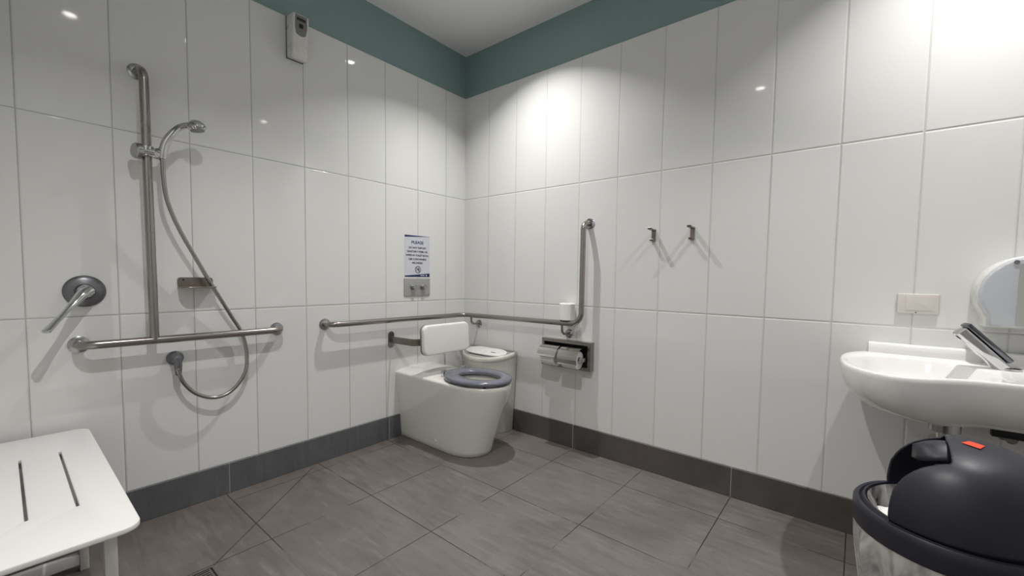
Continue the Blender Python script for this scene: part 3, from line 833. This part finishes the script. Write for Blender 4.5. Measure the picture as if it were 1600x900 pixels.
# tap
TA = thing('basin_tap', 'chrome lever basin tap with slanted spout', 'tap', (2.72, -0.145, 0.785))
tb = Vector((2.722, -0.146, 0.785)); tt_ = Vector((2.606, -0.178, 0.911)); dirv = (tt_-tb).normalized()
side = dirv.cross(Vector((0, 0, 1))).normalized(); upn = side.cross(dirv).normalized()
def bar_bm(p0, p1, w, h, up_off, r):
    bm = bmesh.new(); dd_ = (p1-p0); l = dd_.length
    add_slab(bm, rrect(w, h, r, 5), lambda u, v, ww: p0+dirv*ww+side*u+upn*(v+up_off), l, 0.002, 2)
    return bm
link('spout', bar_bm(tb-dirv*0.020, tt_, 0.046, 0.034, -0.009, 0.010), 'chrome', TA, smooth=True)
link('lever', bar_bm(tb+dirv*0.020, tt_+dirv*0.006, 0.045, 0.016, 0.0165, 0.006), 'chrome_dark', TA, smooth=True)
lathe('aerator', 'blackpl', TA, [(0, 0.011), (0.006, 0.010)], tt_-dirv*0.016-upn*0.020, -upn, 20)
lathe('base_ring', 'chrome', TA, [(0, 0.031), (0.004, 0.031), (0.008, 0.026)], (2.722, -0.146, 0.784), (0, 0, 1), 32)

# trap and valves under the basin
TR = thing('bottle_trap', 'chrome bottle trap under the wash basin', 'waste trap', (2.578, -0.20, 0.5))
lathe('trap_cup', 'chrome', TR, [(0, 0.030), (0.004, 0.036), (0.09, 0.037), (0.094, 0.040), (0.106, 0.040), (0.110, 0.030), (0.112, 0.020), (0.26, 0.020)], (2.578, -0.20, 0.385), (0, 0, 1), 32)
lathe('outlet_shroud', 'chrome_sat', TR, [(0, 0.038), (0.002, 0.041), (0.088, 0.041), (0.090, 0.038)], (2.578, -0.20, 0.556), (0, 0, 1), 36)
tube('outlet_pipe', 'chrome', TR, [(2.578, -0.20, 0.47), (2.578, -0.001, 0.47)], 0.019, 20)
for vx, lab in ((2.755, 'left angle stop valve and braided hose under the basin'), (2.825, 'right angle stop valve and braided hose under the basin')):
    v = thing('stop_valve', lab, 'valve', (vx, 0, 0.56), 'stop valves under the basin')
    tube('valve_body', 'steel_dark', v, [(vx, 0, 0.535), (vx, -0.06, 0.535)], 0.013, 18)
    lathe('valve_handle', 'steel_dark', v, [(0, 0.012), (0.006, 0.015), (0.02, 0.015), (0.024, 0.011)], (vx, -0.06, 0.535), (0, -1, 0), 20)
    tube('braided_hose', 'steel_dark', v, catmull([(vx, -0.035, 0.545), (vx+0.004, -0.036, 0.565), (vx+0.01, -0.05, 0.585), (vx+0.01, -0.08, 0.60), (vx+0.006, -0.10, 0.618)], 5), 0.007, 12)
    lathe('wall_rose', 'chrome_sat', v, [(0, 0.026), (0.004, 0.022), (0.008, 0.014)], (vx, 0, 0.535), (0, -1, 0), 24)
bm = bmesh.new()
add_box(bm, 2.715, 3.0, -0.012, 0, 0.55, 0.585, bev=0.002); add_box(bm, 2.700, 3.0, -0.128, -0.100, 0.548, 0.576, bev=0.002); add_box(bm, 2.715, 2.740, -0.12, 0, 0.573, 0.585, bev=0.002); add_box(bm, 2.96, 2.985, -0.12, 0, 0.573, 0.585, bev=0.002)
o = link('basin_bracket', bm, 'blackpl', None, smooth=True); tag(o, 'black steel wall bracket under the wash basin', 'bracket')

# ------------------------------------------------------------------ jumbo roll dispenser
JD = thing('paper_dispenser', 'white round-topped paper dispenser with translucent front above basin tap', 'paper dispenser', (2.775, 0, 1.03))
jx, jz, jr = 2.775, 1.030, 0.132
ol = []
for k in range(33):
    a = math.radians(-32+(244)*k/32); ol.append((jr*cos(a), jr*sin(a)))
ol += [(-jr*0.80, -0.085), (-jr*0.80, -0.112), (jr*0.80, -0.112), (jr*0.80, -0.085)]
bm = bmesh.new(); add_slab(bm, ol, onR(jx, jz), 0.105, 0.006, 3); link('housing', bm, 'white_pl', JD, smooth=True, angle=50)
bm = bmesh.new(); add_slab(bm, [(u*0.97, v*0.97) for u, v in ol], onR(jx, jz, 0.1055), 0.028, 0.010, 4); cv_ = link('front_cover', bm, 'cover', JD, smooth=True, angle=50)
bm = bmesh.new(); add_slab(bm, rrect(0.046, 0.205, 0.004), onR(jx-0.020, jz, 0.1335), 0.002); link('sight_window', bm, 'ltgrey', JD)
lathe('lock', 'chrome_sat', JD, [(0, 0.007), (0.003, 0.006)], (jx-0.050, -0.1335, jz+0.108), (0, -1, 0), 16)
bm = bmesh.new()
tv = [(2.668, -0.01, 0.955), (2.668, -0.115, 0.955), (2.690, -0.115, 0.918), (2.690, -0.01, 0.918)]
add_rings(bm, [[Vector((x, y, z)) for (x, y, z) in tv], [Vector((x+0.19, y, z)) for (x, y, z) in tv]])
link('tear_bar', bm, 'white_pl', JD)

# ------------------------------------------------------------------ pedal-less domed rubbish bin
RB = thing('rubbish_bin', 'dark navy domed rubbish bin with open lid and clear liner', 'bin', (2.524, -0.86, 0))
bx_, by_, bz_ = 2.524, -0.860, 0.520
def circ(r, z, n=96, fx=None): return [Vector((bx_+r*cos(2*PI*k/n), by_+r*sin(2*PI*k/n), z)) for k in range(n)]
bm = bmesh.new(); add_rings(bm, [circ(0.128, 0), circ(0.130, 0.005), circ(0.160, 0.47), circ(0.156, 0.47), circ(0.126, 0.01)], cap1=True)
link('bin_body', bm, 'navy', RB, smooth=True)
bm = bmesh.new()
pr_ = [(0.166, 0.463), (0.178, 0.463), (0.1835, 0.470), (0.1840, 0.505), (0.1835, 0.517), (0.179, 0.5225), (0.172, 0.5225), (0.1685, 0.518), (0.1665, 0.5205), (0.164, 0.527), (0.160, 0.5275), (0.158, 0.522), (0.158, 0.463)]
add_rings(bm, [circ(r, z) for r, z in pr_]+[circ(*pr_[0])], cap0=False, cap1=False)
link('rim_band', bm, 'navy', RB, smooth=True, angle=45)
# dome with an opening; u = opening direction, v across
uo = Vector((-1.0, 0.03, 0)).normalized(); vo = Vector((-uo.y, uo.x, 0))   # vo points towards -y side
if vo.y > 0: vo = -vo
dr, dh, dz0 = 0.167, 0.181, 0.522
def DEF(c):                                             # rounder on the open side, squarer behind
    return 2.0/(2.1+1.1*(0.5-0.5*c))
nphi, nth = 90, 240
U0, V0 = 0.021, 0.104
def dome_pt(phi, th, k=1.0):
    e_ = DEF(cos(th)); c_ = max(0.0, cos(phi))**e_
    return Vector((bx_, by_, 0))+(uo*cos(th)+vo*sin(th))*(dr*k*c_)+Vector((0, 0, dz0+dh*k*max(0.0, sin(phi))**e_))
bm = bmesh.new()
g = [[bm.verts.new(dome_pt(PI/2*i/nphi, 2*PI*j/nth)) for j in range(nth)] for i in range(nphi)]
topv = bm.verts.new(dome_pt(PI/2, 0))
def opening(p):
    d_ = p-Vector((bx_, by_, 0)); a = d_.dot(uo); c_ = d_.dot(vo)
    lim = V0+0.016*max(0, 1-(p.z-dz0)/0.15)**1.0
    return a > U0 and abs(c_) < lim
for i in range(nphi-1):
    for j in range(nth):
        q = (g[i][j], g[i][(j+1) % nth], g[i+1][(j+1) % nth], g[i+1][j])
        c_ = sum((v.co for v in q), Vector())/4
        if not opening(c_): bm.faces.new(q)
for j in range(nth): bm.faces.new((g[-1][j], g[-1][(j+1) % nth], topv))
for v in [v for v in bm.verts if not v.link_faces]: bm.verts.remove(v)
# smooth jagged opening edge
bd = [v for v in bm.verts if any(len(e.link_faces) == 1 for e in v.link_edges) and v.co.z > dz0+0.004]
for _ in range(6):
    new = {}
    for v in bd:
        nb = [e.other_vert(v) for e in v.link_edges if len(e.link_faces) == 1]
        if len(nb) == 2: new[v] = v.co*0.5+(nb[0].co+nb[1].co)*0.25
    for v, c_ in new.items(): v.co = c_
o = link('dome_lid', bm, 'navy', RB, smooth=True, angle=60)
sm = o.modifiers.new('thickness', 'SOLIDIFY'); sm.thickness = 0.004; sm.offset = -1
# swing flap, turned inward: part of a smaller drum under the dome
bm = bmesh.new()
rings = []
for k in range(19):
    a = math.radians(86+ k*70/18)
    rr_ = 0.132
    rings.append([Vector((bx_, by_, dz0+0.028))+uo*(rr_*cos(a))+vo*s+Vector((0, 0, rr_*sin(a)*0.97)) for s in [(-0.078+0.156*q/10) for q in range(11)]])
add_rings(bm, rings, closed=False, cap0=False, cap1=False)
o = link('swing_flap', bm, 'flapblack', RB, smooth=True, angle=60)
sm = o.modifiers.new('thickness', 'SOLIDIFY'); sm.thickness = 0.003
# rounded grip of the flap showing through the opening
bm = bmesh.new(); rings = []
for i in range(9):
    f = i/8
    a_len = 0.016+0.062*f
    hw = 0.054*math.sqrt(max(0.0, 1-(max(0, f-0.35)/0.65)**2))+0.0008
    base = Vector((bx_, by_, 0))+uo*a_len
    zt = dz0+0.174-0.022*f*f
    row = []
    for q in range(13):
        v_ = -1+2*q/12
        row.append(base+vo*(hw*v_-0.004)+Vector((0, 0, zt-0.030*v_*v_)))
    rings.append(row)
add_rings(bm, rings, closed=False, cap0=False, cap1=False)
o = link('flap_grip', bm, 'navy', RB, smooth=True, angle=60)
sm = o.modifiers.new('thickness', 'SOLIDIFY'); sm.thickness = 0.005
lathe('pivot_pin', 'chrome', RB, [(0, 0.0045), (0.006, 0.0045), (0.008, 0.002)], Vector((bx_, by_, 0))+uo*0.040+vo*0.070+Vector((0, 0, 0.656)), vo, 14)
# orange sticker lying on the dome
stc = [(-0.030, 0.004), (-0.002, 0.022), (0.034, 0.006), (0.016, -0.014), (0.004, -0.020)]
def on_dome(wx, wy, k=1.012):
    r_ = math.hypot(wx, wy)/ (dr*k); c_ = min(1, r_)
    e_ = DEF((uo.x*wx+uo.y*wy)/max(1e-6, math.hypot(wx, wy))); ph = math.acos(min(1, c_**(1/e_))); return Vector((bx_+wx, by_+wy, dz0+dh*k*math.sin(ph)**e_))
bm = bmesh.new()
cx_, cy_ = 0.019, -0.012
pts = [on_dome(cx_+a, cy_+b_) for a, b_ in ((-0.019, -0.002), (-0.002, 0.024), (0.020, 0.006), (0.008, -0.024))]
sub = []
q = [bm.verts.new(p) for p in pts]; bm.faces.new(q)
bmesh.ops.subdivide_edges(bm, edges=bm.edges[:], cuts=4, use_grid_fill=True)
for v in bm.verts: v.co = on_dome(v.co.x-bx_, v.co.y-by_)
o = link('sticker', bm, 'orange', RB, smooth=True); o['label'] = 'orange red diamond sticker'
sm = o.modifiers.new('thickness', 'SOLIDIFY'); sm.thickness = 0.0005
# liner: folded over the body below the band and gathered inside
bm = bmesh.new(); rings = []; n = 160
random.seed(3); ph = [random.uniform(0, 6.28) for _ in range(12)]
def wob(a, f): return 0.0035*f*(sin(7*a+ph[0])+0.8*sin(13*a+ph[1]+2*f)+0.7*sin(23*a+ph[2]-3*f)+0.5*sin(41*a+ph[3]))
for i in range(16):
    f = i/15
    z = 0.474-0.24*f
    row = []
    for k in range(n):
        a = 2*PI*k/n
        low = 0.03*sin(3*a+1)+0.02*sin(8*a)
        r = 0.181+0.006*min(1, f*5)-0.030*f+wob(a, min(1, f*2.5))
        row.append(Vector((bx_+r*cos(a), by_+r*sin(a), z-(low*f))))
    rings.append(row)
add_rings(bm, rings, cap0=False, cap1=False)
o = link('outer_liner', bm, 'liner', RB, smooth=True, angle=80); o['label'] = 'clear crinkled plastic liner over the rim'
bm = bmesh.new(); rings = []
for i in range(10):
    f = i/9; z = 0.524-0.12*f; row = []
    for k in range(n):
        a = 2*PI*k/n; r = 0.1555-0.020*f-0.022*sin(PI*f)*(0.5+0.5*sin(5*a+ph[4]))+wob(a, min(1, f*3))*1.5
        row.append(Vector((bx_+r*cos(a), by_+r*sin(a), z)))
    rings.append(row)
add_rings(bm, rings, cap0=False, cap1=False)
link('inner_liner', bm, 'liner', RB, smooth=True, angle=80)
# crumpled paper towel in the bin
bm = bmesh.new(); bmesh.ops.create_icosphere(bm, subdivisions=4, radius=0.045)
from mathutils import noise as mn
for v in bm.verts:
    k = 1+0.5*mn.noise(v.co*38)+0.25*mn.noise(v.co*90)
    v.co = Vector((v.co.x*k*1.1, v.co.y*k, v.co.z*k*0.6))+Vector((bx_, by_, 0.47))+uo*0.095
o = link('paper_towel', bm, 'paper', None, smooth=True, angle=30); tag(o, 'crumpled white paper towel inside the open navy bin', 'paper towel')

# ------------------------------------------------------------------ fold-down shower seat
SS = thing('shower_bench', 'white fold-down shower bench seat with long drainage slots', 'shower seat', (0.52, -2.27, 0))
st_z0, st_z1 = 0.452, 0.466
X0, X1, Y0, Y1 = 0.045, 1.022, RY+0.025, -2.050
bm = bmesh.new()
# slotted top: boolean-free, built from strips between the slots
slots = [Y1-0.091, Y1-0.178, Y1-0.265]; sx0, sx1, sw_ = 0.285, 0.802, 0.006
cu = bpy.data.curves.new('tmp', 'CURVE'); cu.dimensions = '2D'; cu.fill_mode = 'BOTH'; cu.extrude = (st_z1-st_z0)/2-0.003; cu.bevel_depth = 0.003; cu.bevel_resolution = 2
def spl(pts):
    s = cu.splines.new('POLY'); s.points.add(len(pts)-1)
    for p, q in zip(s.points, pts): p.co = (q[0], q[1], 0, 1)
    s.use_cyclic_u = True
spl([((X0+X1)/2+u, (Y0+Y1)/2+v) for u, v in rrect(X1-X0-0.006, Y1-Y0-0.006, 0.035, 8)])
for s_ in slots: spl([((sx0+sx1)/2+u, s_+v) for u, v in rrect(sx1-sx0+0.006, sw_+0.006, 0.0055, 5)][::-1])
oc = bpy.data.objects.new('tmp', cu); COL.objects.link(oc); bpy.context.view_layer.update()
me = bpy.data.meshes.new_from_object(oc.evaluated_get(bpy.context.evaluated_depsgraph_get()))
COL.objects.unlink(oc); bpy.data.objects.remove(oc)
bm.from_mesh(me); bpy.data.meshes.remove(me)
for v in bm.verts: v.co.z += (st_z0+st_z1)/2
link('seat_top', bm, 'bench', SS, smooth=True, angle=30)
bm = bmesh.new()
add_box(bm, 0.13, 0.95, -2.120, -2.095, 0.418, 0.452, bev=0.002)
add_box(bm, 0.13, 0.95, RY+0.04, RY+0.065, 0.418, 0.452, bev=0.002)
add_box(bm, 0.205, 0.230, RY+0.04, -2.095, 0.418, 0.450, bev=0.002); add_box(bm, 0.915, 0.940, RY+0.04, -2.095, 0.418, 0.450, bev=0.002)
link('under_frame', bm, 'white_coat', SS, smooth=True)
for lx, ly in ((0.200, -2.102), (0.925, -2.112)):
    box('leg', 'white_coat', SS, lx, lx+0.030, ly, ly+0.024, 0.0, 0.430, bev=0.003)
    box('foot_rail', 'white_coat', SS, lx+0.004, lx+0.026, RY+0.04, ly+0.002, 0.022, 0.062, bev=0.003)
for lx in (0.215, 0.900):
    box('wall_hinge', 'steel', SS, lx-0.03, lx+0.05, RY+0.0005, RY+0.045, 0.40, 0.452, bev=0.003)
bm = bmesh.new(); add_box(bm, 0.23, 0.92, -2.108, -2.100, 0.335, 0.385, bev=0.002)
link('leg_brace', bm, 'white_coat', SS, smooth=True)

# ------------------------------------------------------------------ floor drain
DR = thing('floor_drain', 'square slotted steel floor drain grate in tiled floor', 'drain', (0.61, -1.85, 0))
gx0, gx1, gy0, gy1 = 0.552, 0.672, -1.909, -1.789
bm = bmesh.new()
for ins0, ins1 in ((0, 0.007), (0.013, 0.018)):
    rg = [[Vector((x, y, z)) for x, y in ((gx0+i_, gy0+i_), (gx1-i_, gy0+i_), (gx1-i_, gy1-i_), (gx0+i_, gy1-i_))] for i_, z in ((ins0, 0.0002), (ins0, 0.0022), (ins1, 0.0022), (ins1, 0.0002))]
    add_rings(bm, rg, cap0=False, cap1=False)
link('frame', bm, 'steel', DR)
for k in range(6):
    x = gx0+0.024+k*0.0125
    box('grate_bar', 'steel', DR, x, x+0.007, gy0+0.018, gy1-0.018, 0.0004, 0.002)
box('recess', 'blackpl', DR, gx0+0.003, gx1-0.003, gy0+0.003, gy1-0.003, 0.0001, 0.0006)

# ------------------------------------------------------------------ world, camera
w = bpy.data.worlds.new('World'); S.world = w; w.use_nodes = True
w.node_tree.nodes['Background'].inputs[0].default_value = (0.5, 0.5, 0.5, 1); w.node_tree.nodes['Background'].inputs[1].default_value = 0.1

yaw, pitch, roll = 2.2566, -0.0553, 0.0132
F = Vector((cos(yaw)*cos(pitch), sin(yaw)*cos(pitch), sin(pitch)))
Rv = Vector((sin(yaw), -cos(yaw), 0)); Uv = Rv.cross(F)
R2 = Rv*cos(roll)+Uv*sin(roll); U2 = -Rv*sin(roll)+Uv*cos(roll)
cd = bpy.data.cameras.new('camera'); co = bpy.data.objects.new('camera', cd); COL.objects.link(co)
co.matrix_world = Matrix(((R2.x, U2.x, -F.x, 2.3286), (R2.y, U2.y, -F.y, -2.2499), (R2.z, U2.z, -F.z, 1.0686), (0, 0, 0, 1)))
cd.sensor_width = 36; cd.lens = 658.54*36/1600; cd.shift_x = -2.73/1600; cd.shift_y = 18.64/1600; cd.clip_start = 0.02
S.camera = co
S.view_settings.view_transform = 'Standard'; S.view_settings.look = 'None'
S.view_settings.gamma = 1.0; S.view_settings.use_curve_mapping = False
S.view_settings.exposure = 0.14
